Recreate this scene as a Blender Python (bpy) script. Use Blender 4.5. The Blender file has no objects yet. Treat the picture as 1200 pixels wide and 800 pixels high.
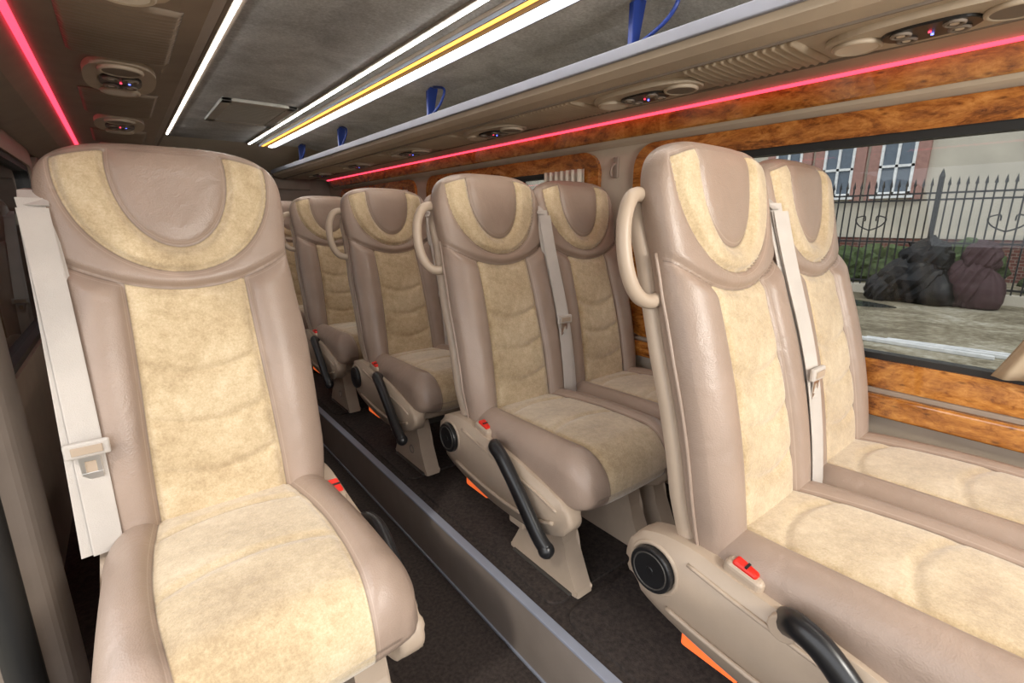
import bpy, bmesh, math, random
from math import sin, cos, pi, exp, sqrt
from mathutils import Vector, Matrix
random.seed(7)
CZ = 1.07
scene = bpy.context.scene

# ------------------------------------------------------------ materials
def newmat(name):
    m = bpy.data.materials.new(name); m.use_nodes = True
    nt = m.node_tree; b = nt.nodes['Principled BSDF']
    return m, nt, b
def N(nt, t, **kw):
    n = nt.nodes.new(t)
    for k, v in kw.items():
        setattr(n, k, v)
    return n
def ramp(nt, fac, stops):
    r = N(nt, 'ShaderNodeValToRGB')
    e = r.color_ramp.elements
    while len(e) < len(stops): e.new(0.5)
    for i, (p, c) in enumerate(stops):
        e[i].position = p; e[i].color = (*c, 1) if len(c) == 3 else c
    nt.links.new(fac, r.inputs[0]); return r
def coords(nt): return N(nt, 'ShaderNodeTexCoord').outputs['Object']
def noise(nt, scale, detail=4, rough=0.5, vec=None, dist=0.0):
    n = N(nt, 'ShaderNodeTexNoise'); n.inputs['Scale'].default_value = scale
    n.inputs['Detail'].default_value = detail; n.inputs['Roughness'].default_value = rough
    n.inputs['Distortion'].default_value = dist
    nt.links.new(vec if vec else coords(nt), n.inputs['Vector']); return n
def math_(nt, op, a, b=None, clamp=False):
    n = N(nt, 'ShaderNodeMath', operation=op); n.use_clamp = clamp
    for i, v in enumerate((a, b)):
        if v is None: continue
        if isinstance(v, (int, float)): n.inputs[i].default_value = v
        else: nt.links.new(v, n.inputs[i])
    return n.outputs[0]
def mixc(nt, f, a, b):
    n = N(nt, 'ShaderNodeMix', data_type='RGBA')
    def s(sock, v):
        if isinstance(v, (tuple, list)): sock.default_value = (*v, 1)
        elif isinstance(v, (int, float)): sock.default_value = v
        else: nt.links.new(v, sock)
    s(n.inputs[0], f); s(n.inputs[6], a); s(n.inputs[7], b)
    return n.outputs[2]
def bump(nt, b, h, strength, dist=0.01):
    n = N(nt, 'ShaderNodeBump'); n.inputs['Strength'].default_value = strength
    n.inputs['Distance'].default_value = dist
    nt.links.new(h, n.inputs['Height']); nt.links.new(n.outputs[0], b.inputs['Normal'])
def simple(name, col, rough=0.5, metal=0.0, var=0.12, scale=12, bs=0.0, bscale=200, spec=None):
    m, nt, b = newmat(name)
    n = noise(nt, scale)
    r = ramp(nt, n.outputs[0], [(0.3, tuple(c*(1-var) for c in col)), (0.7, tuple(min(1, c*(1+var)) for c in col))])
    nt.links.new(r.outputs[0], b.inputs['Base Color'])
    b.inputs['Roughness'].default_value = rough; b.inputs['Metallic'].default_value = metal
    if spec is not None: b.inputs['Specular IOR Level'].default_value = spec
    if bs: bump(nt, b, noise(nt, bscale, 3).outputs[0], bs, 0.002)
    return m
def emis(name, col, strength, base=(0.8,0.8,0.8)):
    m, nt, b = newmat(name)
    b.inputs['Base Color'].default_value = (*base, 1)
    b.inputs['Emission Color'].default_value = (*col, 1)
    b.inputs['Emission Strength'].default_value = strength
    return m

LEATHER = (0.330, 0.245, 0.192)
def upholstery():
    m, nt, b = newmat('seat_upholstery')
    at = N(nt, 'ShaderNodeAttribute', attribute_name='mask').outputs['Fac']
    a2 = N(nt, 'ShaderNodeAttribute', attribute_name='seam').outputs['Fac']
    fac = math_(nt, 'MULTIPLY', math_(nt, 'ADD', at, 0.0005), 900.0, True)
    nA = noise(nt, 5, 4, 0.55, dist=0.4); nB = noise(nt, 210, 4, 0.8); nC = noise(nt, 48, 4, 0.7)
    mixn = math_(nt, 'ADD', math_(nt, 'MULTIPLY', nA.outputs[0], 0.40), math_(nt, 'MULTIPLY', nB.outputs[0], 0.32))
    mixn = math_(nt, 'ADD', mixn, math_(nt, 'MULTIPLY', nC.outputs[0], 0.28))
    su = ramp(nt, mixn, [(0.39, (0.40, 0.29, 0.165)), (0.5, (0.545, 0.42, 0.255)), (0.61, (0.68, 0.555, 0.375))])
    nl = noise(nt, 6, 3)
    le = ramp(nt, nl.outputs[0], [(0.3, tuple(c*0.92 for c in LEATHER)), (0.7, tuple(c*1.1 for c in LEATHER))])
    col = mixc(nt, fac, le.outputs[0], su.outputs[0])
    d1 = math_(nt, 'ABSOLUTE', at); d2 = math_(nt, 'ABSOLUTE', a2)
    d = math_(nt, 'MINIMUM', d1, d2)
    dark = math_(nt, 'SUBTRACT', 1.0, math_(nt, 'MULTIPLY', d, 420.0), True)
    col = mixc(nt, math_(nt, 'MULTIPLY', dark, 0.55), col, (0.10, 0.065, 0.045))
    e = math_(nt, 'ABSOLUTE', math_(nt, 'SUBTRACT', d, 0.0062))
    st = math_(nt, 'SUBTRACT', 1.0, math_(nt, 'MULTIPLY', e, 900.0), True)
    st = math_(nt, 'MULTIPLY', st, math_(nt, 'SUBTRACT', 1.0, fac, True))
    col = mixc(nt, math_(nt, 'MULTIPLY', st, 0.3), col, (0.62, 0.5, 0.4))
    nt.links.new(col, b.inputs['Base Color'])
    rr = N(nt, 'ShaderNodeMapRange'); nt.links.new(fac, rr.inputs[0])
    rr.inputs[3].default_value = 0.36; rr.inputs[4].default_value = 0.95
    nt.links.new(rr.outputs[0], b.inputs['Roughness'])
    b.inputs['Specular IOR Level'].default_value = 0.5
    sh = math_(nt, 'MULTIPLY', fac, 0.6); nt.links.new(sh, b.inputs['Sheen Weight'])
    v = N(nt, 'ShaderNodeTexVoronoi'); v.inputs['Scale'].default_value = 330
    nt.links.new(coords(nt), v.inputs['Vector'])
    nc = noise(nt, 16, 4, 0.5, dist=0.8)
    h = math_(nt, 'ADD', math_(nt, 'MULTIPLY', v.outputs[0], 0.15), math_(nt, 'MULTIPLY', nc.outputs[0], 1.2))
    hs = math_(nt, 'MULTIPLY', math_(nt, 'MULTIPLY', nB.outputs[0], fac), 0.5)
    bump(nt, b, math_(nt, 'ADD', h, hs), 0.28, 0.009)
    return m
M = {}
M['uph'] = upholstery()
M['shell'] = simple('beige_shell_plastic', (0.44, 0.345, 0.26), 0.42, bs=0.1, bscale=400, var=0.05)
M['black'] = simple('black_plastic', (0.012, 0.012, 0.013), 0.3, var=0.2)
M['belt'] = simple('belt_webbing', (0.52, 0.475, 0.43), 0.6, bs=0.4, bscale=500, var=0.06)
M['metal'] = simple('brushed_metal', (0.72, 0.71, 0.70), 0.28, 1.0, var=0.05)
M['red'] = simple('red_plastic', (0.75, 0.02, 0.01), 0.35)
M['orange'] = emis('orange_marker_lens', (1.0, 0.16, 0.03), 0.6, (0.9, 0.16, 0.04))
M['dark'] = simple('dark_frame_metal', (0.05, 0.045, 0.04), 0.5)
M['carpet'] = simple('dark_carpet', (0.036, 0.026, 0.022), 0.95, bs=1.0, bscale=260, var=0.5, scale=90)
M['trim'] = simple('aisle_edge_trim', (0.23, 0.19, 0.16), 0.65, 0.0, var=0.06)
M['alu'] = simple('aluminium_rail', (0.26, 0.28, 0.34), 0.55, 0.1, var=0.04)
M['beige'] = simple('beige_wall_trim', (0.50, 0.42, 0.33), 0.5, var=0.05, bs=0.08)
M['rackl'] = simple('taupe_rack_trim', (0.27, 0.215, 0.17), 0.5, var=0.08)
M['pleat'] = simple('pleated_fabric', (0.47, 0.385, 0.29), 0.7, var=0.07)
M['vent'] = simple('pale_vent_plastic', (0.60, 0.585, 0.54), 0.5, var=0.04)
M['blue'] = simple('blue_bracket_paint', (0.02, 0.05, 0.28), 0.35)
M['curtain'] = simple('curtain_fabric', (0.42, 0.33, 0.23), 0.85, var=0.08)
M['curtainl'] = simple('pale_curtain_fabric', (0.62, 0.56, 0.46), 0.85, var=0.06)
M['white'] = emis('white_led_strip', (1.0, 0.97, 0.92), 14.0)
M['amber'] = emis('amber_led_strip', (1.0, 0.42, 0.06), 3.0, (0.9, 0.6, 0.3))
M['redled'] = emis('red_led_strip', (1.0, 0.05, 0.10), 2.6, (0.8, 0.1, 0.15))
M['blueled'] = emis('blue_indicator', (0.1, 0.15, 1.0), 4.0)
M['lens'] = simple('lamp_lens', (0.8, 0.76, 0.68), 0.2, var=0.03)
M['rubber'] = simple('black_rubber', (0.012, 0.012, 0.012), 0.5)

def wood():
    m, nt, b = newmat('burl_wood_veneer')
    tc = N(nt, 'ShaderNodeTexCoord'); mp = N(nt, 'ShaderNodeMapping')
    mp.inputs['Scale'].default_value = (1, 0.6, 1.6); nt.links.new(tc.outputs['Object'], mp.inputs[0])
    n1 = noise(nt, 7, 8, 0.66, mp.outputs[0], 2.2)
    n2 = noise(nt, 50, 6, 0.75, mp.outputs[0], 1.2)
    v = N(nt, 'ShaderNodeTexVoronoi'); v.inputs['Scale'].default_value = 28; nt.links.new(mp.outputs[0], v.inputs['Vector'])
    s = math_(nt, 'ADD', math_(nt, 'MULTIPLY', n1.outputs[0], 0.62), math_(nt, 'MULTIPLY', n2.outputs[0], 0.38))
    r = ramp(nt, s, [(0.36, (0.085, 0.025, 0.005)), (0.45, (0.27, 0.09, 0.016)), (0.54, (0.46, 0.185, 0.036)), (0.66, (0.64, 0.31, 0.085))])
    sp = ramp(nt, v.outputs[0], [(0.04, (0.15, 0.07, 0.03)), (0.22, (1, 1, 1))])
    mx = N(nt, 'ShaderNodeMix', data_type='RGBA', blend_type='MULTIPLY'); mx.inputs[0].default_value = 0.75
    nt.links.new(r.outputs[0], mx.inputs[6]); nt.links.new(sp.outputs[0], mx.inputs[7])
    nt.links.new(mx.outputs[2], b.inputs['Base Color'])
    b.inputs['Roughness'].default_value = 0.12; b.inputs['Coat Weight'].default_value = 0.9; b.inputs['Coat Roughness'].default_value = 0.04
    return m
M['wood'] = wood()
def ceilmat():
    m, nt, b = newmat('grey_ceiling_vinyl')
    n1 = noise(nt, 4, 9, 0.72, dist=0.5); n2 = noise(nt, 90, 5, 0.75)
    s = math_(nt, 'ADD', math_(nt, 'MULTIPLY', n1.outputs[0], 0.55), math_(nt, 'MULTIPLY', n2.outputs[0], 0.45))
    r = ramp(nt, s, [(0.38, (0.37, 0.375, 0.38)), (0.5, (0.56, 0.57, 0.575)), (0.62, (0.76, 0.775, 0.78))])
    nt.links.new(r.outputs[0], b.inputs['Base Color']); b.inputs['Roughness'].default_value = 0.7
    bump(nt, b, n2.outputs[0], 0.25, 0.004)
    return m
M['ceil'] = ceilmat()
def glass():
    m = bpy.data.materials.new('tinted_glass'); m.use_nodes = True; nt = m.node_tree; nt.nodes.clear()
    o = N(nt, 'ShaderNodeOutputMaterial'); t = N(nt, 'ShaderNodeBsdfTransparent'); g = N(nt, 'ShaderNodeBsdfGlossy')
    t.inputs[0].default_value = (0.66, 0.68, 0.68, 1); g.inputs[0].default_value = (0.9, 0.9, 0.9, 1); g.inputs['Roughness'].default_value = 0.01
    f = N(nt, 'ShaderNodeFresnel'); f.inputs[0].default_value = 1.3
    mx = N(nt, 'ShaderNodeMixShader'); nt.links.new(f.outputs[0], mx.inputs[0]); nt.links.new(t.outputs[0], mx.inputs[1]); nt.links.new(g.outputs[0], mx.inputs[2])
    nt.links.new(mx.outputs[0], o.inputs[0]); return m
M['glass'] = glass()
def brick():
    m, nt, b = newmat('brick_base')
    tc = N(nt, 'ShaderNodeTexCoord'); mp = N(nt, 'ShaderNodeMapping'); mp.inputs['Rotation'].default_value = (pi/2, 0, pi/2)
    nt.links.new(tc.outputs['Object'], mp.inputs[0])
    mp.vector_type = 'TEXTURE'
    t = N(nt, 'ShaderNodeTexBrick'); t.inputs['Scale'].default_value = 3.0
    t.inputs['Color1'].default_value = (0.16, 0.05, 0.035, 1); t.inputs['Color2'].default_value = (0.10, 0.035, 0.028, 1)
    t.inputs['Mortar'].default_value = (0.25, 0.2, 0.17, 1)
    nt.links.new(mp.outputs[0], t.inputs[0]); nt.links.new(t.outputs[0], b.inputs['Base Color']); b.inputs['Roughness'].default_value = 0.9
    return m
M['brick'] = brick()
M['plaster'] = simple('cream_plaster', (0.53, 0.48, 0.40), 0.9, var=0.08, scale=1.5)
M['pink'] = simple('pink_pilaster_paint', (0.36, 0.20, 0.17), 0.9)
M['wframe'] = simple('white_window_frame', (0.75, 0.75, 0.75), 0.5)
M['dglass'] = simple('dark_house_glass', (0.10, 0.13, 0.17), 0.08)
M['iron'] = simple('black_wrought_iron', (0.01, 0.01, 0.012), 0.5)
M['bag'] = simple('black_bag_film', (0.004, 0.004, 0.005), 0.42, spec=0.3)
M['bagp'] = simple('dark_purple_bag_film', (0.055, 0.026, 0.030), 0.6, spec=0.25)
M['plank'] = simple('white_plank', (0.6, 0.6, 0.6), 0.6)
M['puddle'] = simple('puddle_water', (0.04, 0.045, 0.04), 0.04)
def ground():
    m, nt, b = newmat('muddy_ground')
    n1 = noise(nt, 0.8, 8, 0.68, dist=0.6); n2 = noise(nt, 11, 7, 0.75)
    s = math_(nt, 'ADD', math_(nt, 'MULTIPLY', n1.outputs[0], 0.58), math_(nt, 'MULTIPLY', n2.outputs[0], 0.42))
    r = ramp(nt, s, [(0.40, (0.07, 0.055, 0.032)), (0.48, (0.16, 0.13, 0.08)), (0.54, (0.25, 0.215, 0.15)), (0.62, (0.40, 0.37, 0.30))])
    nt.links.new(r.outputs[0], b.inputs['Base Color']); b.inputs['Roughness'].default_value = 0.95
    return m
M['ground'] = ground()
M['leaf'] = simple('shrub_foliage', (0.06, 0.09, 0.03), 0.8, var=0.5, scale=8)

# ------------------------------------------------------------ mesh builder
class MB:
    def __init__(s): s.v=[]; s.f=[]; s.m=[]; s.sm=[]; s.mask={}; s.seam={}; s.mats=[]
    def mi(s, k):
        if k not in s.mats: s.mats.append(k)
        return s.mats.index(k)
    def addraw(s, vs, fs, mat, smooth=True, mask=None, seam=None):
        o = len(s.v); s.v += [tuple(p) for p in vs]; i = s.mi(mat)
        for f in fs: s.f.append([o+a for a in f]); s.m.append(i); s.sm.append(smooth)
        if mask:
            for k, x in enumerate(mask): s.mask[o+k] = x
        if seam:
            for k, x in enumerate(seam): s.seam[o+k] = x
    def addbm(s, bm, mat, smooth=False, mx=None):
        if mx: bmesh.ops.transform(bm, matrix=mx, verts=bm.verts)
        bm.verts.index_update()
        s.addraw([v.co[:] for v in bm.verts], [[v.index for v in f.verts] for f in bm.faces], mat, smooth); bm.free()
    def box(s, x0, x1, y0, y1, z0, z1, mat, bev=0.0, seg=2, rot=None, smooth=False):
        bm = bmesh.new(); bmesh.ops.create_cube(bm, size=1)
        c = Vector(((x0+x1)/2, (y0+y1)/2, (z0+z1)/2))
        bmesh.ops.scale(bm, vec=(abs(x1-x0), abs(y1-y0), abs(z1-z0)), verts=bm.verts)
        if bev: bmesh.ops.bevel(bm, geom=list(bm.edges), offset=bev, segments=seg, profile=0.5, affect='EDGES')
        mx = Matrix.Translation(c)
        if rot: mx = mx @ rot
        s.addbm(bm, mat, smooth, mx)
    def prism(s, pts, plane, a0, a1, mat, bev=0.0, seg=3, smooth=False):
        bm = bmesh.new()
        def P(p, a): return {'yz': (a, p[0], p[1]), 'xy': (p[0], p[1], a), 'xz': (p[0], a, p[1])}[plane]
        vs = [bm.verts.new(P(p, a0)) for p in pts]; f = bm.faces.new(vs)
        v2 = [bm.verts.new(P(p, a1)) for p in pts]; g = bm.faces.new(v2[::-1])
        n = len(pts)
        for i in range(n): bm.faces.new((vs[i], v2[i], v2[(i+1) % n], vs[(i+1) % n]))
        if bev:
            ed = list(f.edges)+list(g.edges)
            bmesh.ops.bevel(bm, geom=ed, offset=bev, segments=seg, profile=0.5, affect='EDGES')
        s.addbm(bm, mat, smooth)
    def loft(s, rings, mat, closed=True, cap=True, smooth=True, mask=None, seam=None):
        n = len(rings[0]); vs = [p for r in rings for p in r]; fs = []
        for i in range(len(rings)-1):
            for j in range(n if closed else n-1):
                k = (j+1) % n
                fs.append([i*n+j, i*n+k, (i+1)*n+k, (i+1)*n+j])
        if cap and closed:
            fs.append(list(range(n))[::-1]); fs.append([(len(rings)-1)*n+j for j in range(n)])
        s.addraw(vs, fs, mat, smooth, mask, seam)
    def tube(s, pts, r, mat, n=12, sub=6, closed=False, flat=1.0):
        P = catmull(pts, sub, closed); rings = []
        rr = r if isinstance(r, (list, tuple)) else None
        up = Vector((0.13, 0.21, 1)).normalized(); prev = None
        for i, p in enumerate(P):
            a = P[i-1] if (i > 0 or closed) else P[i]; b = P[(i+1) % len(P)] if (i < len(P)-1 or closed) else P[i]
            t = (b-a).normalized()
            if prev is None: x = t.cross(up).normalized()
            else: x = (prev - t*prev.dot(t)).normalized()
            prev = x; y = t.cross(x)
            k = i/(len(P)-1); R = r if rr is None else rr[0]*(1-k)+rr[1]*k
            rings.append([p + x*R*cos(2*pi*j/n)*flat + y*R*sin(2*pi*j/n) for j in range(n)])
        if closed: rings.append(rings[0]); s.loft(rings, mat, cap=False)
        else: s.loft(rings, mat)
    def ribbon(s, C, W, hw, th, mat):
        rings = []
        for i, c in enumerate(C):
            c = Vector(c); w = Vector(W[i]).normalized()
            t = (Vector(C[min(i+1, len(C)-1)])-Vector(C[max(i-1, 0)])).normalized(); n = t.cross(w).normalized()*th/2
            h = hw[i] if isinstance(hw, list) else hw
            rings.append([c-w*h-n, c-w*h*0.9-n*1.6, c+w*h*0.9-n*1.6, c+w*h-n, c+w*h+n, c+w*h*0.9+n*1.6, c-w*h*0.9+n*1.6, c-w*h+n])
        s.loft(rings, mat, smooth=False)
    def cyl(s, c, axis, r, h, mat, n=28, bev=0.0, r2=None, smooth=False):
        bm = bmesh.new(); bmesh.ops.create_cone(bm, segments=n, radius1=r, radius2=r if r2 is None else r2, depth=h, cap_ends=True)
        if bev:
            ed = [e for e in bm.edges if any(len(f.verts) > 4 for f in e.link_faces)]
            bmesh.ops.bevel(bm, geom=ed, offset=bev, segments=3, profile=0.5, affect='EDGES')
        q = Vector((0, 0, 1)).rotation_difference(Vector(axis)).to_matrix().to_4x4()
        s.addbm(bm, mat, smooth, Matrix.Translation(Vector(c)) @ q)
    def torus(s, c, axis, R, r, mat, n=32, m=8, sx=1.0):
        q = Vector((0, 0, 1)).rotation_difference(Vector(axis)); rings = []
        for i in range(n+1):
            a = 2*pi*i/n
            rings.append([Vector(c)+q @ Vector(((R+r*cos(2*pi*j/m))*cos(a)*sx, (R+r*cos(2*pi*j/m))*sin(a), r*sin(2*pi*j/m))) for j in range(m)])
        s.loft(rings, mat, cap=False)
    def mesh(s, name, mirror=False, sx=1.0):
        if mirror: sx = -sx
        vs = [(sx*x, y, z) for x, y, z in s.v]
        me = bpy.data.meshes.new(name); me.from_pydata(vs, [], s.f)
        for k in s.mats: me.materials.append(M[k])
        for i, p in enumerate(me.polygons): p.material_index = s.m[i]; p.use_smooth = s.sm[i]
        bm = bmesh.new(); bm.from_mesh(me); bmesh.ops.recalc_face_normals(bm, faces=bm.faces); bm.to_mesh(me); bm.free()
        if s.mask:
            a = me.attributes.new('mask', 'FLOAT', 'POINT'); b = me.attributes.new('seam', 'FLOAT', 'POINT')
            a.data.foreach_set('value', [s.mask.get(i, -1.0) for i in range(len(vs))])
            b.data.foreach_set('value', [s.seam.get(i, -1.0) for i in range(len(vs))])
        return me
    def obj(s, name, loc=(0, 0, 0), rot=(0, 0, 0)):
        me = s.mesh(name); return place(name, me, loc, rot)
def place(name, me, loc=(0, 0, 0), rot=(0, 0, 0)):
    o = bpy.data.objects.new(name, me); o.location = loc; o.rotation_euler = rot
    scene.collection.objects.link(o); return o
def catmull(pts, sub=6, closed=False):
    pts = [Vector(p) for p in pts]; n = len(pts); out = []
    for i in range(n if closed else n-1):
        if closed: p0, p1, p2, p3 = pts[i-1], pts[i], pts[(i+1) % n], pts[(i+2) % n]
        else: p0, p1, p2, p3 = pts[max(i-1, 0)], pts[i], pts[i+1], pts[min(i+2, n-1)]
        for k in range(sub):
            t = k/sub
            out.append(0.5*((2*p1)+(p2-p0)*t+(2*p0-5*p1+4*p2-p3)*t*t+(-p0+3*p1-3*p2+p3)*t**3))
    if not closed: out.append(pts[-1])
    return out
def cat2(pts, sub=5): return [(p.x, p.y) for p in catmull([(a, b, 0) for a, b in pts], sub, True)]
def interp(x, tab):
    if x <= tab[0][0]: return tab[0][1]
    for (a, p), (b, q) in zip(tab, tab[1:]):
        if x <= b:
            t = (x-a)/(b-a); t = t*t*(3-2*t); return p+(q-p)*t
    return tab[-1][1]
def SE(u, p): return max(0.0, 1-abs(u)**p)**(1/p)

# ------------------------------------------------------------ seat
SM = 0.82
def zc(s): return 0.41+1.018*s
def yc(s): return 0.045+0.205*(s/SM)-0.022*sin(pi*min(max(s, 0), 0.5)/0.5)*0.7+0.006*sin(pi*min(max((s-0.5)/0.32, 0), 1))
def wb(s): return interp(s, [(-0.05, .212), (0.12, .226), (0.36, .228), (0.50, .221), (0.57, .217), (0.68, .226), (0.82, .228)])
def wtop(s):
    k = min(max((s-0.69)/(SM-0.69), 0), 1); return SE(k, 3.1)
def ttop(s):
    k = min(max((s-0.765)/(SM-0.765), 0), 1); return SE(k, 2.0)
def smile(x): return 0.505+0.060*min(1.3, (abs(x)/0.2)**2)
def hp(s): return 0.117+0.006*cos(pi*s/0.5)
def feats(x, s):
    dS = s-smile(x)
    do = (1-sqrt((x/0.192)**2+((s-0.755)/0.212)**2))*0.19
    dd = (1-sqrt((x/0.108)**2+((s-0.765)/0.168)**2))*0.11
    tl = 0.803-0.03*(abs(x)/0.2)**3-s
    head = min(do, -dd, tl)
    body = min(hp(s)-abs(x), -dS)
    return dS, do, dd, tl, head, body
def fdisp(x, s, w):
    dS, do, dd, tl, head, body = feats(x, s)
    d = 0
    g = lambda q, a=0.0065: exp(-(q/a)**2)
    if dS < 0:
        h = hp(s); edge = min(1, -dS/0.03)
        if abs(x) > h:
            b = min(1, (abs(x)-h)/max(0.01, w-h)); d += 0.026*sin(pi*min(1, b*0.95))**0.7*(0.4+0.6*edge)
        else:
            q = min(1, (h-abs(x))/0.02)
            for a in (0.105, 0.215, 0.325): d -= 0.006*g(s-(a+0.030*(x/h)**2), 0.012)*q
            d += 0.004*abs(sin(pi*(s-0.105-0.030*(x/h)**2)/0.11))**0.6*q
        d -= 0.010*g(abs(x)-h, 0.008)*min(1, -dS/0.01)
    else:
        if dd > 0 and tl > 0: d += 0.006*min(1, dd/0.03)
        elif do > 0: d += 0.010*min(1, max(0, min(do, -dd))/0.015)
        else: d += 0.008*min(1, dS/0.02)
        d -= 0.007*g(do)*(1 if tl > 0 else 0)
        d -= 0.008*g(dd)*(1 if tl > 0 else 0)
    d -= 0.011*g(dS, 0.012)
    return d
def ring_u(NF): 
    out = []
    for i in range(NF):
        t = -1+2*i/(NF-1); out.append(0.55*t+0.45*sin(pi/2*t))
    return out
def bt(s): return interp(s, [(-0.06, .045), (0.1, .062), (0.4, .068), (0.6, .062), (.82, .045)])
def build_backrest(mb):
    U = ring_u(90); NB = 20; rings = []; mask = []; seam = []
    S = [-0.06+0.75*i/139 for i in range(140)]
    for i in range(1, 38): 
        t = i/37; S.append(0.69+(SM-0.69)*sin(pi/2*t)*0.9995 if t < 1 else SM-0.0001)
    for s in S:
        w = max(0.002, wb(s)*wtop(s)); T = max(0.02, ttop(s)); r = []
        for u in U:
            x = u*w; E = SE(u, 3.6)
            y = yc(s)-0.045*E*T-fdisp(x, s, w)*E*T
            r.append((x, y, zc(s)))
            dS, do, dd, tl, head, body = feats(x, s)
            mask.append(max(head, body) if abs(u) < 0.97 else -1.0); seam.append(dS)
        for j in range(NB):
            u = cos(pi*(j+1)/(NB+1)); E = SE(u, 3.6)
            r.append((u*w, yc(s)+bt(s)*E*T, zc(s))); mask.append(-1.0); seam.append(-1.0)
        rings.append(r)
    mb.loft(rings, 'uph', mask=mask, seam=seam)
    rings = []
    for i in range(40):
        s = -0.11+0.87*i/39; k = max(0, (s-0.60)/(0.762-0.60)); q = SE(min(k, .999), 2.6)
        w = (wb(s)+0.004)*q; r = []
        for j in range(40):
            a = 2*pi*j/40; cx = abs(cos(a))**0.35*(1 if cos(a) > 0 else -1); cy = abs(sin(a))**0.6*(1 if sin(a) > 0 else -1)
            r.append((cx*w, yc(s)+bt(s)*0.6+0.018+0.028*cy*max(q, .2), zc(s)))
        rings.append(r)
    mb.loft(rings, 'shell')
    for sg in (-1, 1):
        mb.tube([(sg*(wb(s)+0.0005), yc(s)+0.014, zc(s)) for s in [-.03+.62*i/14 for i in range(15)]], 0.0045, 'uph', 8, 3)
def hpc(t): return 0.122+0.024*sin(pi*min(1, t*0.9))
def build_cushion(mb):
    U = ring_u(70); NB = 16; rings = []; mask = []; seam = []
    L = 0.56
    T = [0.9*i/64 for i in range(65)]+[0.9+0.1*sin(pi/2*i/20) for i in range(1, 21)]
    for t in T:
        y = 0.05-L*t
        w = interp(t, [(0, .210), (0.2, .224), (0.8, .232), (1, .232)])
        k = max(0, (t-0.80)/0.20); w *= SE(min(k, .9999), 2.8)*0.25+0.75 if k < 1 else 0.75
        k2 = max(0, (t-0.84)/0.16); q = SE(min(k2, .9995), 2.1)
        top = 0.437+0.022*t+0.012*sin(pi*t)
        bot = interp(t, [(0, .33), (0.35, .32), (0.8, .28), (1, .275)])
        mid = (top*0.35+bot*0.65); top = mid+(top-mid)*q; bot = mid+(bot-mid)*q
        r = []
        for u in U:
            x = u*w; E = SE(u, 3.8); h = hpc(t)
            m = h-abs(x)
            d = 0
            if m < 0:
                b = min(1, -m/(w-h)); d += 0.022*sin(pi*min(1, b))**0.7
            ta = t-0.24+0.07*(1-(x/h)**2) if abs(x) < h else 1
            tb = t-0.62+0.07*(1-(x/h)**2) if abs(x) < h else 1
            e = min(1, max(0, m)/0.02)
            d -= 0.008*exp(-(m/0.008)**2)+e*0.008*exp(-(ta/0.018)**2)+e*0.007*exp(-(tb/0.018)**2)
            r.append((x, y-(0.01*(1-u*u) if t > 0.9 else 0)*((t-0.9)/0.1), mid+(top-mid)*E+d*E*q)); mask.append(m if abs(u) < 0.97 else -1); seam.append(-1.0)
        for j in range(NB):
            u = cos(pi*(j+1)/(NB+1)); E = SE(u, 3.0)
            r.append((u*w*1.0, y, mid-(mid-bot)*E))
            mask.append((hpc(t)-abs(u*w)) if t > 0.9 else -1.0); seam.append(-1.0)
        rings.append(r)
    mb.loft(rings, 'uph', mask=mask, seam=seam)
def build_belt(mb, x0=0.212, ztongue=0.70):
    def path(dx, dy, zt, zb, n=26):
        C = []; W = []
        for i in range(n):
            k = i/(n-1); z = zt+(zb-zt)*k; s = (z-0.41)/1.018
            xx = x0+dx*k+0.018*(1-k)**2
            C.append((xx, yc(s)-0.040-dy-0.014*sin(pi*k)-0.022*max(0, k-.7), z)); W.append((1, -0.35+0.25*k, 0))
        return C, W
    C, W = path(-0.016, 0.0, 1.12, 0.43); mb.ribbon(C, W, 0.0235, 0.0016, 'belt')
    C, W = path(0.020, 0.010, 1.10, 0.42); mb.ribbon(C, W, 0.0235, 0.0016, 'belt')
    C, W = path(0.002, 0.015, 1.10, 0.42); mb.ribbon(C, W, 0.0235, 0.0016, 'belt')
    s1 = (1.10-0.41)/1.018; xb = x0+.016
    C = [(xb, yc(s1)-0.045, 1.105), (xb, yc(s1)-0.01, 1.135), (xb-0.004, yc(s1)+0.035, 1.14), (xb-0.006, yc(s1)+0.08, 1.11)]
    mb.ribbon(C, [(1, 0, 0)]*4, 0.022, 0.002, 'belt')
    mb.box(xb-0.03, xb+0.020, yc(s1)+0.04, yc(s1)+0.08, 1.06, 1.13, 'shell', 0.006)
    z = ztongue; s = (z-0.41)/1.018; y = yc(s)-0.075
    mb.box(x0-0.031, x0+0.037, y-0.008, y+0.004, z-0.002, z+0.03, 'belt', 0.004)
    mb.box(x0-0.02, x0+0.026, y-0.011, y-0.007, z+0.006, z+0.022, 'shell', 0.001)
    a, b, c, d = x0-0.014, x0+0.018, z-0.050, z+0.0
    mb.box(a, a+0.008, y-0.003, y, c, d, 'metal', 0.001); mb.box(b-0.008, b, y-0.003, y, c, d, 'metal', 0.001)
    mb.box(a, b, y-0.0032, y+0.0002, c, c+0.014, 'metal', 0.001); mb.box(a, b, y-0.0032, y+0.0002, d-0.012, d, 'metal', 0.001)
    mb.box(a+.004, b-.004, y-0.001, y+0.0005, c+.004, d-.004, 'shell')
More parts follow.
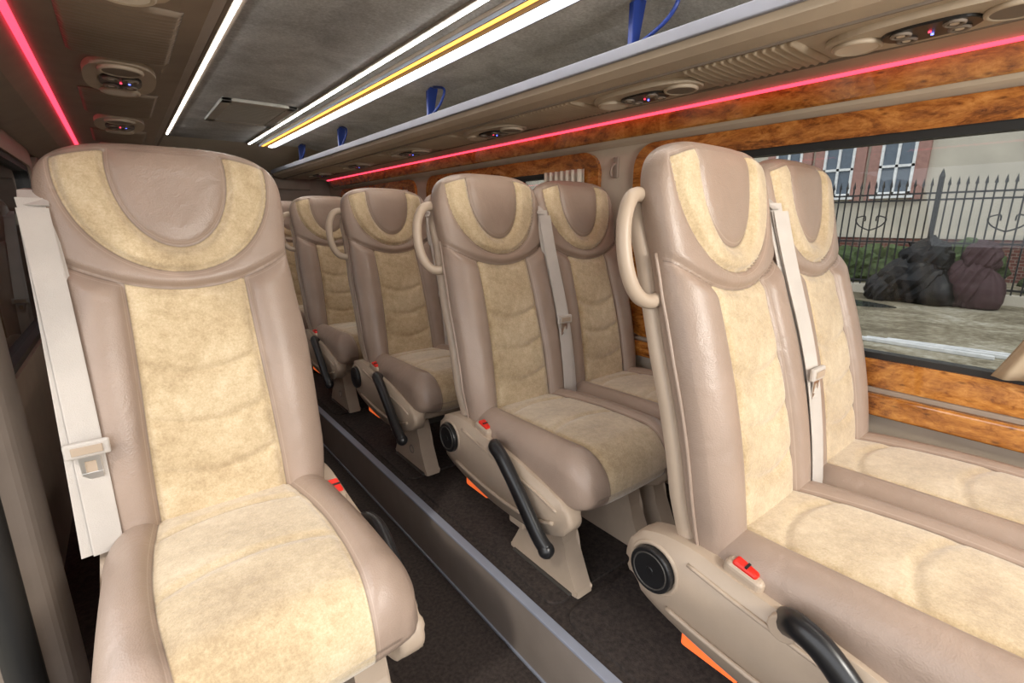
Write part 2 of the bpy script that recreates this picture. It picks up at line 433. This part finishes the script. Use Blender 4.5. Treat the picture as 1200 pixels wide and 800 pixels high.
def build_seat(kind, zt=0.70, single=False):
    mb = MB(); build_backrest(mb); build_cushion(mb)
    mb.box(-0.19, 0.19, -0.42, 0.12, 0.24, 0.335, 'shell', 0.02, 3)
    mb.box(-0.16, 0.16, -0.36, 0.08, 0.19, 0.245, 'dark', 0.008)
    prof = [(.215, .33), (.212, .28), (.170, .235), (.06, .20), (-.12, .175), (-.30, .180), (-.42, .215), (-.470, .255), (-.465, .298), (-.41, .335), (-.25, .372), (-.08, .392), (.05, .410), (.13, .405), (.19, .38)]
    P = cat2(prof, 4)
    mb.prism(P, 'yz', -0.242, -0.188, 'shell', 0.014, 4, smooth=True)
    rib = [(-0.244, .10, .235), (-0.245, 0, .222), (-0.245, -.15, .21), (-0.245, -.3, .215), (-0.244, -.41, .25)]
    mb.tube(rib, 0.006, 'shell', 8, 5)
    rib = [(-0.243, .06, .372), (-0.244, -.05, .352), (-0.245, -.2, .332), (-0.245, -.33, .315), (-0.243, -.42, .29)]
    mb.tube(rib, 0.005, 'shell', 8, 5)
    mb.prism(P, 'yz', 0.195, 0.226, 'shell', 0.01, 3, smooth=True)
    leg = cat2([(-.24, .24), (-.37, .24), (-.395, .15), (-.44, .05), (-.455, .018), (-.45, .0), (-.30, -.0005), (-.16, .0), (-.15, .018), (-.17, .05), (-.22, .15)], 3)
    leg = [(a, max(b, 0.0)) for a, b in leg]
    mb.prism(leg, 'yz', -0.19, -0.125, 'shell', 0.007, 3)
    mb.prism(leg, 'yz', 0.12, 0.18, 'shell', 0.007, 2)
    mb.torus((-0.191, -.33, .085), (1, 0, 0), 0.018, 0.003, 'trim', 20, 6)
    mb.box(-0.20, -0.11, -0.44, -0.17, 0.0, 0.012, 'dark', 0.003)
    if kind == 'aisle':
        mb.cyl((-0.250, .140, .315), (1, 0, 0), 0.053, 0.02, 'black', 36, 0.004)
        mb.torus((-0.260, .140, .315), (1, 0, 0), 0.042, 0.002, 'dark', 30, 6)
        mb.cyl((-0.257, .140, .315), (1, 0, 0), 0.010, 0.010, 'black', 16, 0.002)
        mb.torus((-0.241, .140, .315), (1, 0, 0), 0.059, 0.006, 'shell', 36, 8)
        o, dz = (0.014, -0.03) if single else (0, 0)
        arm = [(-0.238, -.135, .372+dz), (-0.266+o, -.165, .398+dz), (-0.276+o, -.215, .385+dz), (-0.278+o, -.295, .31+dz), (-0.278+o, -.375, .222+dz), (-0.276+o, -.418, .185+dz)]
        if single: arm = arm[:4]+[(-0.263, -.34, .235)]
        mb.tube(arm, 0.022 if single else 0.025, 'black', 14, 6, flat=0.8)
        bm = bmesh.new(); bmesh.ops.create_uvsphere(bm, u_segments=16, v_segments=10, radius=0.0215 if single else 0.0240)
        mb.addbm(bm, 'black', True, Matrix.Translation(arm[-1]))
        mb.cyl((-0.247, -.135, .365+dz), (1, 0, 0), 0.026, 0.02, 'shell', 24, 0.004)
        mb.box(-0.225, -0.185, -0.06, 0.07, 0.150, 0.186, 'orange', 0.006)
        mb.box(-0.222, -0.205, -0.25, -0.18, 0.130, 0.155, 'shell', 0.005)
        rt = Matrix.Rotation(0.2, 4, 'X')
        mb.box(-0.236, -0.200, -0.085, -0.005, 0.375, 0.420, 'shell', 0.012, 4, rot=rt)
        mb.box(-0.231, -0.205, -0.072, -0.022, 0.403, 0.426, 'red', 0.005, rot=rt)
        mb.box(-0.229, -0.207, -0.052, -0.047, 0.415, 0.4275, 'black', rot=rt)
        if not single:
            h = [(-0.195, .255, 1.125), (-0.232, .256, 1.128), (-0.262, .25, 1.115), (-0.284, .243, 1.075), (-0.290, .235, 1.02), (-0.283, .225, .965), (-0.262, .215, .925), (-0.230, .205, .912), (-0.195, .20, .925)]
            mb.tube(h, 0.0155, 'shell', 14, 6)
        build_belt(mb, 0.207, zt)
    return mb
me_a = build_seat('aisle', 0.70).mesh('aisle_seat_mesh')
me_l = build_seat('aisle', 0.625, True).mesh('single_seat_mesh', mirror=True, sx=1.05)
me_w = build_seat('window').mesh('window_seat_mesh')
AX, WX, LX = 1.078, 1.532, 0.106
rows = [0.40, 1.28, 2.18, 3.10, 4.02]
for y in rows:
    place('passenger_seat', me_a, (AX, y, 0))
    place('passenger_seat', me_w, (WX, y+0.01, 0))
for y in [1.20, 2.10, 3.0, 3.9]:
    place('passenger_seat', me_l, (LX, y, 0))

# ------------------------------------------------------------ shell
WR, WL = 1.80, -0.30; Y0, Y1 = -1.6, 5.4
ZB, ZT = 0.65, 1.326
mb = MB()
mb.box(0.78, WR+.06, Y0, Y1, -0.30, -0.004, 'carpet')
mb.box(WL-.06, 0.34, Y0, Y1, -0.30, -0.004, 'carpet')
mb.box(0.34, 0.78, Y0, Y1, -0.30, -0.20, 'carpet')
mb.obj('floor')
mb = MB()
mb.box(0.758, 0.782, Y0, Y1-.01, -0.199, -0.004, 'trim', 0.002)
mb.box(0.756, 0.786, Y0, Y1-.01, -0.006, 0.003, 'alu', 0.002)
mb.box(0.752, 0.758, Y0, Y1-.01, -0.199, -0.190, 'alu', 0.001)
mb.obj('trim_1')
mb = MB()
mb.box(0.335, 0.350, Y0, Y1-.01, -0.199, -0.004, 'dark', 0.002); mb.box(0.328, 0.352, Y0, Y1-.01, -0.004, 0.004, 'trim', 0.002)
mb.obj('trim_2')
def rrect(y0, y1, z0, z1, r, n=8):
    out = []
    for cy, cz, a0 in ((y1-r, z1-r, 0), (y0+r, z1-r, pi/2), (y0+r, z0+r, pi), (y1-r, z0+r, 3*pi/2)):
        for i in range(n+1):
            a = a0+pi/2*i/n; out.append((cy+r*cos(a), cz+r*sin(a)))
    return out
def ringframe(mb, o, i, x0, x1, mat):
    n = len(o); vs = [(x0, *p) for p in o]+[(x0, *p) for p in i]+[(x1, *p) for p in o]+[(x1, *p) for p in i]; fs = []
    for k in range(n):
        j = (k+1) % n
        fs += [[k, j, n+j, n+k], [2*n+k, 2*n+j, 3*n+j, 3*n+k], [k, j, 2*n+j, 2*n+k], [n+k, n+j, 3*n+j, 3*n+k]]
    mb.addraw(vs, fs, mat, False)
for side, X, sg, wins in (('right', WR, 1, [(-0.95, 1.33), (1.68, 3.18), (3.50, 4.95)]), ('left', WL, -1, [(1.75, 3.2), (3.5, 4.95)])):
    mb = MB(); xa, xb = (X, X+.06*sg)
    x0, x1 = min(xa, xb), max(xa, xb); ys = Y0 if side == 'right' else 1.25
    wm = 'beige' if side == 'right' else 'rackl'
    mb.box(x0, x1, ys, Y1, -0.004, ZB, wm); mb.box(x0, x1, ys, Y1, ZT, 1.80, wm)
    edges = [ys]+[e for w in wins for e in w]+[Y1]
    for k in range(0, len(edges), 2): mb.box(x0, x1, edges[k], edges[k+1], ZB, ZT, wm)
    mb.obj('wall_'+side)
    for k, (a, b) in enumerate(wins):
        f = MB()
        o = rrect(a-.075, b+.075, ZB-.075, ZT+.07, .10); i = rrect(a+.012, b-.012, ZB+.012, ZT-.004, .05)
        xi = X-.022*sg
        ringframe(f, o, i, xi, X-.001*sg, 'wood' if side == 'right' else 'rackl')
        o2 = rrect(a+.010, b-.010, ZB+.010, ZT-.003, .05); i2 = rrect(a+.045, b-.045, ZB+.03, ZT-.028, .04)
        ringframe(f, o2, i2, X-.012*sg, X+.03*sg, 'rubber')
        f.prism(rrect(a+.03, b-.03, ZB+.02, ZT-.02, .03), 'yz', X+.012*sg, X+.017*sg, 'glass')
        f.obj('window_%d' % (k+1+(0 if side == 'right' else 3)))
mb = MB()
mb.box(WR-.050, WR-.001, -1.5, 5.3, 0.490, 0.558, 'wood', 0.008, 3)
mb.box(WR-.030, WR-.001, -1.5, 5.3, 0.558, 0.574, 'rackl', 0.003)
mb.obj('trim_3')
mb = MB()
mb.box(WL-.06, WR+.06, Y1, Y1+.06, -0.2, 1.85, 'rackl')
mb.box(-0.1, 1.6, Y1-.04, Y1, 1.40, 1.52, 'rackl', 0.01)
for x in (0.12, 0.62): mb.box(x, x+.14, Y1-.07, Y1-.041, 1.44, 1.49, 'black', 0.008)
mb.obj('wall_rear')
mb = MB()
cs = [(-.36, 1.50), (-.12, 1.68), (0.05, 1.72), (1.42, 1.72), (1.60, 1.68), (1.86, 1.50), (1.86, 1.86), (-.36, 1.86)]
mb.prism(cs, 'xz', Y0, 4.72, 'ceil')
mb.prism([(4.72, 1.72), (5.40, 1.55), (5.40, 1.86), (4.72, 1.86)], 'yz', WL-.06, WR+.06, 'beige')
mb.obj('ceiling')
mb = MB()
mb.box(0.920, 0.955, -1.4, 4.70, 1.708, 1.7195, 'rackl', 0.003)
mb.box(0.932, 0.942, -1.4, 4.68, 1.702, 1.7085, 'white')
mb.box(1.005, 1.140, -1.4, 4.70, 1.703, 1.7195, 'rackl', 0.004)
mb.box(1.020, 1.046, -1.4, 4.68, 1.697, 1.7035, 'amber')
mb.box(1.082, 1.116, -1.4, 4.68, 1.694, 1.7035, 'white')
for x in (1.011, 1.062, 1.130): mb.box(x-.003, x+.003, -1.4, 4.69, 1.690, 1.7035, 'alu')
mb.obj('ceiling_light_trough')
mb = MB()
mb.box(0.350, 0.392, -1.4, 4.55, 1.708, 1.7195, 'rackl'); mb.box(0.366, 0.377, -1.4, 4.54, 1.702, 1.7085, 'white')
mb.obj('ceiling_led_strip')
mb = MB()
x0, x1, y0, y1 = 0.52, 0.90, 3.12, 3.78
for a in ((x0, x1, y0, y0+.06), (x0, x1, y1-.06, y1), (x0, x0+.05, y0, y1), (x1-.05, x1, y0, y1)): mb.box(*a, 1.702, 1.7195, 'vent', 0.003)
for i in range(14):
    y = y0+.075+i*.037; mb.box(x0+.05, x1-.05, y, y+.020, 1.704, 1.710, 'vent')
mb.box(x0+.04, x1-.04, y0+.04, y1-.04, 1.715, 1.7195, 'dark')
mb.obj('air_vent')

# racks
def console(mb, x, y, z):
    def oval(cx, cy, rx, ry, p=2.6, n=40):
        return [(cx+rx*abs(cos(2*pi*i/n))**(2/p)*(1 if cos(2*pi*i/n) > 0 else -1), cy+ry*abs(sin(2*pi*i/n))**(2/p)*(1 if sin(2*pi*i/n) > 0 else -1)) for i in range(n)]
    mb.prism(oval(x, y, .085, .20), 'xy', z-.014, z+.002, 'beige', 0.006, 3)
    mb.prism(oval(x, y+.0, .050, .085), 'xy', z-.020, z-.012, 'black', 0.003, 2)
    for dy in (-.135, .135):
        mb.cyl((x, y+dy, z-.016), (0, 0, 1), .045, .012, 'lens' if dy > 0 else 'trim', 28, 0.004)
        mb.torus((x, y+dy, z-.018), (0, 0, 1), .046, .006, 'beige', 28, 8)
    for dx, dy in ((-.022, -.045), (.022, -.045), (-.022, .045), (.022, .045)):
        mb.torus((x+dx, y+dy, z-.022), (0, 0, 1), .016, .004, 'trim', 20, 6); mb.cyl((x+dx, y+dy, z-.021), (0, 0, 1), .008, .006, 'lens', 12)
    mb.cyl((x, y, z-.021), (0, 0, 1), .003, .004, 'redled', 10)
    mb.cyl((x+.02, y, z-.021), (0, 0, 1), .003, .004, 'blueled', 10)
def pleats(mb, xa, xb, y0, y1, z, mat):
    n = int((y1-y0)/.004); rings = []
    for i in range(n+1):
        y = y0+(y1-y0)*i/n; d = 0.009*abs(sin(pi*(y-y0)/.022))
        rings.append([(xa, y, z+.001), (xa+.012, y, z-d), ((xa+xb)/2, y, z-d-.003), (xb-.012, y, z-d), (xb, y, z+.001), ((xa+xb)/2, y, z+.002)])
    mb.loft(rings, mat)
mb = MB()
R = [(1.262, 1.570), (1.222, 1.566), (1.212, 1.535), (1.222, 1.512), (1.250, 1.498), (1.30, 1.492), (1.72, 1.496), (1.795, 1.50), (1.795, 1.53), (1.28, 1.525), (1.268, 1.545)]
mb.prism(R, 'xz', -1.5, 5.2, 'beige')
mb.box(1.200, 1.216, -1.5, 5.2, 1.528, 1.562, 'alu', 0.004)
pods = [-0.48, 0.36, 1.10, 1.95, 2.80, 3.65, 4.5]
for a, b in zip(pods, pods[1:]): pleats(mb, 1.315, 1.545, a+.23, b-.21, 1.492, 'pleat')
mb.box(1.30, 1.306, -1.5, 5.2, 1.486, 1.494, 'trim', 0.001); mb.box(1.558, 1.566, -1.5, 5.2, 1.488, 1.496, 'trim', 0.001)
mb.prism([(1.700, 1.497), (1.795, 1.500), (1.795, 1.400), (1.776, 1.415), (1.765, 1.43), (1.745, 1.490)], 'xz', -1.5, 5.2, 'beige')
mb.prism([(1.748, 1.493), (1.738, 1.489), (1.758, 1.432), (1.764, 1.426), (1.770, 1.431)], 'xz', -1.5, 5.2, 'wood')
mb.box(1.715, 1.730, -1.5, 5.2, 1.487, 1.497, 'redled', 0.002)
for y in pods[:]: console(mb, 1.43, y, 1.492)
mb.obj('luggage_rack')
mb = MB()
Lf = [(.262-.02, 1.570), (.250, 1.535), (.240, 1.512), (.212, 1.498), (.16, 1.492), (-.12, 1.496), (-.292, 1.50), (-.292, 1.53), (.18, 1.525), (.21, 1.545), (.22, 1.570)]
mb.prism(Lf, 'xz', 0.2, 5.2, 'rackl')
mb.box(.250, .262, 0.2, 5.2, 1.53, 1.556, 'trim', .003)
lp = [0.25, 1.08, 1.94, 2.80, 3.65, 4.5]
for a, b in zip(lp, lp[1:]): pleats(mb, -.04, .17, a+.23, b-.21, 1.492, 'rackl')
for y in lp[1:]: console(mb, .065, y, 1.492)
mb.box(-.125, -.110, 0.2, 5.2, 1.486, 1.497, 'redled', 0.002)
mb.prism([(-.125, 1.497), (-.292, 1.5), (-.292, 1.40), (-.285, 1.40), (-.18, 1.45)], 'xz', 0.2, 5.2, 'rackl')
mb.obj('luggage_rack')
for y in (1.04, 2.28, 3.55, 4.5):
    mb = MB()
    mb.prism([(1.275, 1.575), (1.300, 1.560), (1.335, 1.717), (1.295, 1.719), (1.275, 1.70)], 'xz', y, y+.018, 'blue', 0.003, 2)
    mb.tube([(1.285, y-.002, 1.58), (1.275, y-.12, 1.62), (1.285, y-.14, 1.68), (1.30, y-.02, 1.715)], 0.006, 'blue', 8, 6)
    mb.obj('rack_bracket')
# left pillar & door seal
mb = MB()
pl = cat2([(-.299, 1.27), (-.235, 1.275), (-.215, 1.34), (-.22, 1.42), (-.24, 1.50), (-.299, 1.52)], 5)
mb.prism(pl, 'xy', 0.0, 1.38, 'trim', 0.006, 2)
mb.obj('trim_4')
mb = MB()
mb.tube([(-.285, 1.235, .0), (-.28, 1.23, .5), (-.275, 1.225, 1.0), (-.28, 1.23, 1.36)], 0.030, 'rubber', 12, 5)
mb.obj('door_seal')
def curtain(y0, y1, x, spread, mat):
    mb = MB(); rings = []
    for i in range(70):
        k = i/69; r = []
        for j in range(24):
            q = j/23; z = ZT-.005-(ZT-ZB-.03)*q
            yy = y0+(y1-y0)*k + spread*(q**1.5)*(k)
            r.append((x+.012*sin(k*2*pi*7+q*1.5), yy, z))
        rings.append(r)
    vs = [p for r in rings for p in r]; fs = [[i*24+j, (i+1)*24+j, (i+1)*24+j+1, i*24+j+1] for i in range(69) for j in range(23)]
    mb.addraw(vs, fs, mat); o = mb.obj('curtain')
    m = o.modifiers.new('thick', 'SOLIDIFY'); m.thickness = 0.002
curtain(1.68, 1.95, 1.755, 0.02, 'curtainl'); curtain(-0.22, -0.01, 1.758, 0.185, 'curtain'); curtain(3.52, 3.75, 1.755, 0.02, 'curtainl')
mb = MB()
mb.box(1.785, 1.799, 1.50, 1.525, 1.27, 1.36, 'rackl', .004); mb.tube([(1.787, 1.512, 1.33), (1.765, 1.512, 1.32), (1.755, 1.512, 1.29), (1.762, 1.512, 1.275)], .005, 'rackl', 8, 5)
mb.obj('coat_hook')
for k, y in enumerate(rows):
    mb = MB(); mb.prism([(a, b) for a, b in rrect(0.815, 1.76, y-.44, y+.40, .04)], 'xy', -.0038, .006, 'carpet', .003, 2); mb.obj('floor_mat')
mb = MB()
mb.box(0.98, 1.16, 5.2, 5.39, 1.30, 1.42, 'black', .02, 3); mb.cyl((1.07, 5.195, 1.36), (0, 1, 0), .045, .012, 'dark', 28, .003)
mb.torus((1.07, 5.19, 1.36), (0, 1, 0), .046, .006, 'black'); mb.obj('loudspeaker')

# ------------------------------------------------------------ outside
GZ = CZ-1.5
mb = MB(); mb.box(-40, 60, -40, 60, GZ-.1, GZ, 'ground'); mb.obj('ground')
mb = MB()
mb.box(18, 19, -14, 26, GZ, 9, 'plaster'); mb.box(17.85, 18, -14, 26, GZ, 0.66, 'brick'); mb.box(17.82, 18, -14, 26, 0.66, 0.78, 'plaster')
for c in (-8.5, -1.2, 4.7, 6.2, 7.7, 11.5, 13.5, 17, 19):
    a, b = c-.42, c+.42; z0 = 1.90
    mb.box(17.90, 18.02, a, b, z0, 3.8, 'dglass')
    for q in ((a, a+.07), (b-.07, b), ((a+b)/2-.035, (a+b)/2+.035)): mb.box(17.84, 17.98, q[0], q[1], z0, 3.8, 'wframe')
    for q in (z0, 2.65, 3.74): mb.box(17.84, 17.98, a, b, q, q+.07, 'wframe')
    mb.box(17.75, 18, a-.1, b+.1, z0-.11, z0, 'wframe')
    mb.box(17.88, 18, a-.28, a, z0-.15, 4.0, 'pink'); mb.box(17.88, 18, b, b+.28, z0-.15, 4.0, 'pink')
mb.obj('house')
mb = MB(); fx = 13.0
y = -6.0; k = 0
while y < 14:
    tall = 2.25
    mb.box(fx-.012, fx+.012, y-.012, y+.012, GZ, GZ+tall, 'iron')
    mb.cyl((fx, y, GZ+tall+.07), (0, 0, 1), .03, .15, 'iron', 6, r2=.002)
    if k % 16 == 0:
        mb.box(fx-.04, fx+.04, y-.04, y+.04, GZ, GZ+2.4, 'iron'); mb.cyl((fx, y, GZ+2.48), (0, 0, 1), .055, .16, 'iron', 8, r2=.005)
    if k % 16 == 8:
        for sg in (-1, 1): mb.tube([(fx, y, GZ+1.35), (fx, y+sg*.2, GZ+1.45), (fx, y+sg*.28, GZ+1.6), (fx, y+sg*.12, GZ+1.66), (fx, y+sg*.1, GZ+1.55)], .014, 'iron', 6, 5)
    y += 0.135; k += 1
for z in (.25, 1.1, 1.95, 2.08): mb.box(fx-.02, fx+.02, -6, 14, GZ+z, GZ+z+.035, 'iron')
mb.box(fx-.15, fx+.15, -6, 14, GZ, GZ+.18, 'plaster')
mb.obj('iron_fence')
def blob(mb, c, r, mat, amp=.25, rnd=.06, smooth=False):
    bm = bmesh.new(); bmesh.ops.create_icosphere(bm, subdivisions=4, radius=1)
    ph = [random.random()*6 for _ in range(6)]
    for v in bm.verts:
        p = v.co; q = 1+amp*(sin(p.x*4+ph[0])*sin(p.y*5+ph[1])+.5*sin(p.z*7+ph[2])*sin(p.x*8+ph[3]))+.05*sin(p.y*17+ph[4]+p.z*9)+random.uniform(-rnd, rnd)
        v.co = Vector((p.x*r[0]*q, p.y*r[1]*q, max(p.z*q, -.75)*r[2]))
    mb.addbm(bm, mat, smooth, Matrix.Translation(c))
def bag(mb, c, r, h, mat):
    n = 40; rings = []; ph = random.random()*6
    prof = [(0.0, .55), (.04, .85), (.18, 1.0), (.38, 1.0), (.58, .84), (.72, .58), (.82, .30), (.87, .13), (.90, .10), (.95, .20), (1.0, .26)]
    for i in range(len(prof)*3-2):
        a = i/3; k = int(a); f = a-k
        z0, r0 = prof[k]; z1, r1 = prof[min(k+1, len(prof)-1)]
        z = z0+(z1-z0)*f; rr = r0+(r1-r0)*f
        fold = .03+.16*max(0, z-.3)
        rings.append([Vector(c)+Vector((r*rr*(1+fold*sin(9*t+ph)+.05*sin(3*t+ph*2+z*5))*cos(t), r*rr*(1+fold*sin(9*t+ph)+.06*sin(2*t+ph+z*4))*sin(t)+.06*r*sin(ph)*z, z*h)) for t in [2*pi*j/n for j in range(n)]])
    mb.loft(rings, mat)
# one heap: slumped sacks under a crumpled sheet
mb = MB()
blob(mb, (12.05, 2.58, GZ+.38), (.40, .62, .52), 'bag', .10, .015)
blob(mb, (12.15, 2.45, GZ+.80), (.34, .42, .42), 'bag', .12, .015)
blob(mb, (11.95, 2.98, GZ+.22), (.30, .34, .30), 'bag', .10, .015)
bag(mb, (12.2, 2.72, GZ), .34, 1.15, 'bag'); bag(mb, (11.9, 2.18, GZ), .30, .72, 'bag')
blob(mb, (12.1, 1.75, GZ+.40), (.36, .34, .54), 'bagp', .10, .015)
blob(mb, (12.15, 1.68, GZ+.88), (.30, .28, .32), 'bagp', .12, .015)
bag(mb, (12.0, 1.50, GZ), .26, .80, 'bagp')
mb.obj('garbage_bag_pile')
mb = MB()
for (xx, yy, r) in ((15.5, 4.6, .5), (15.3, 6.2, .6), (15.6, 0.6, .6), (15.5, 8, .7), (15.4, 2.6, .55), (15.6, 3.6, .5)): blob(mb, (xx, yy, GZ+r*.7), (r, r*1.4, r), 'leaf', .35)
mb.obj('shrub')
mb = MB()
mb.prism(cat2([(10.6, 3.2), (10.9, 2.5), (11.3, 2.9), (11.5, 3.6), (11.2, 4.4), (10.7, 4.1)], 6), 'xy', GZ-.01, GZ+.006, 'puddle'); mb.obj('puddle')
mb = MB()
for i in range(3):
    mb.box(7.5+i*.12, 7.55+i*.12, .75-.2*i, 2.2-.2*i, GZ, GZ+.05, 'plank', .01, rot=Matrix.Rotation(.06*i, 4, 'Z'))
mb.obj('plank_stack')

# ------------------------------------------------------------ lights
w = bpy.data.worlds.new('World'); scene.world = w; w.use_nodes = True
bg = w.node_tree.nodes['Background']; bg.inputs[0].default_value = (0.96, 0.97, 1.0, 1); bg.inputs[1].default_value = 2.7
def area(name, loc, d, sx, sy, e, col):
    l = bpy.data.lights.new(name, 'AREA'); l.shape = 'RECTANGLE'; l.size = sx; l.size_y = sy; l.energy = e; l.color = col
    o = bpy.data.objects.new(name, l); o.location = loc; o.rotation_euler = Vector(d).to_track_quat('-Z', 'Y').to_euler(); scene.collection.objects.link(o); return o
area('added_fill_light', (0.75, -1.25, 1.45), (0.25, 1, -0.06), 0.5, 0.25, 32, (1, 0.95, 0.86))  # unseen fill added behind the camera to brighten the cabin, no lamp fixture
sun = bpy.data.lights.new('sun', 'SUN'); sun.energy = 1.2; sun.angle = 0.05; sun.color = (1, .95, .85)
so = bpy.data.objects.new('sun', sun); so.rotation_euler = Vector((0.8, 0.45, -0.9)).to_track_quat('-Z', 'Y').to_euler(); scene.collection.objects.link(so)

scene.view_settings.view_transform = 'Standard'
# ------------------------------------------------------------ camera
cam = bpy.data.cameras.new('camera'); cam.lens = 17.0; cam.sensor_width = 36; cam.clip_start = 0.02
co = bpy.data.objects.new('camera', cam); co.location = (0, 0, CZ)
th = math.radians(38.3); ps = math.radians(13.7)
F = Vector((sin(th)*cos(ps), cos(th)*cos(ps), -sin(ps)))
co.rotation_euler = F.to_track_quat('-Z', 'Y').to_euler()
scene.collection.objects.link(co); scene.camera = co
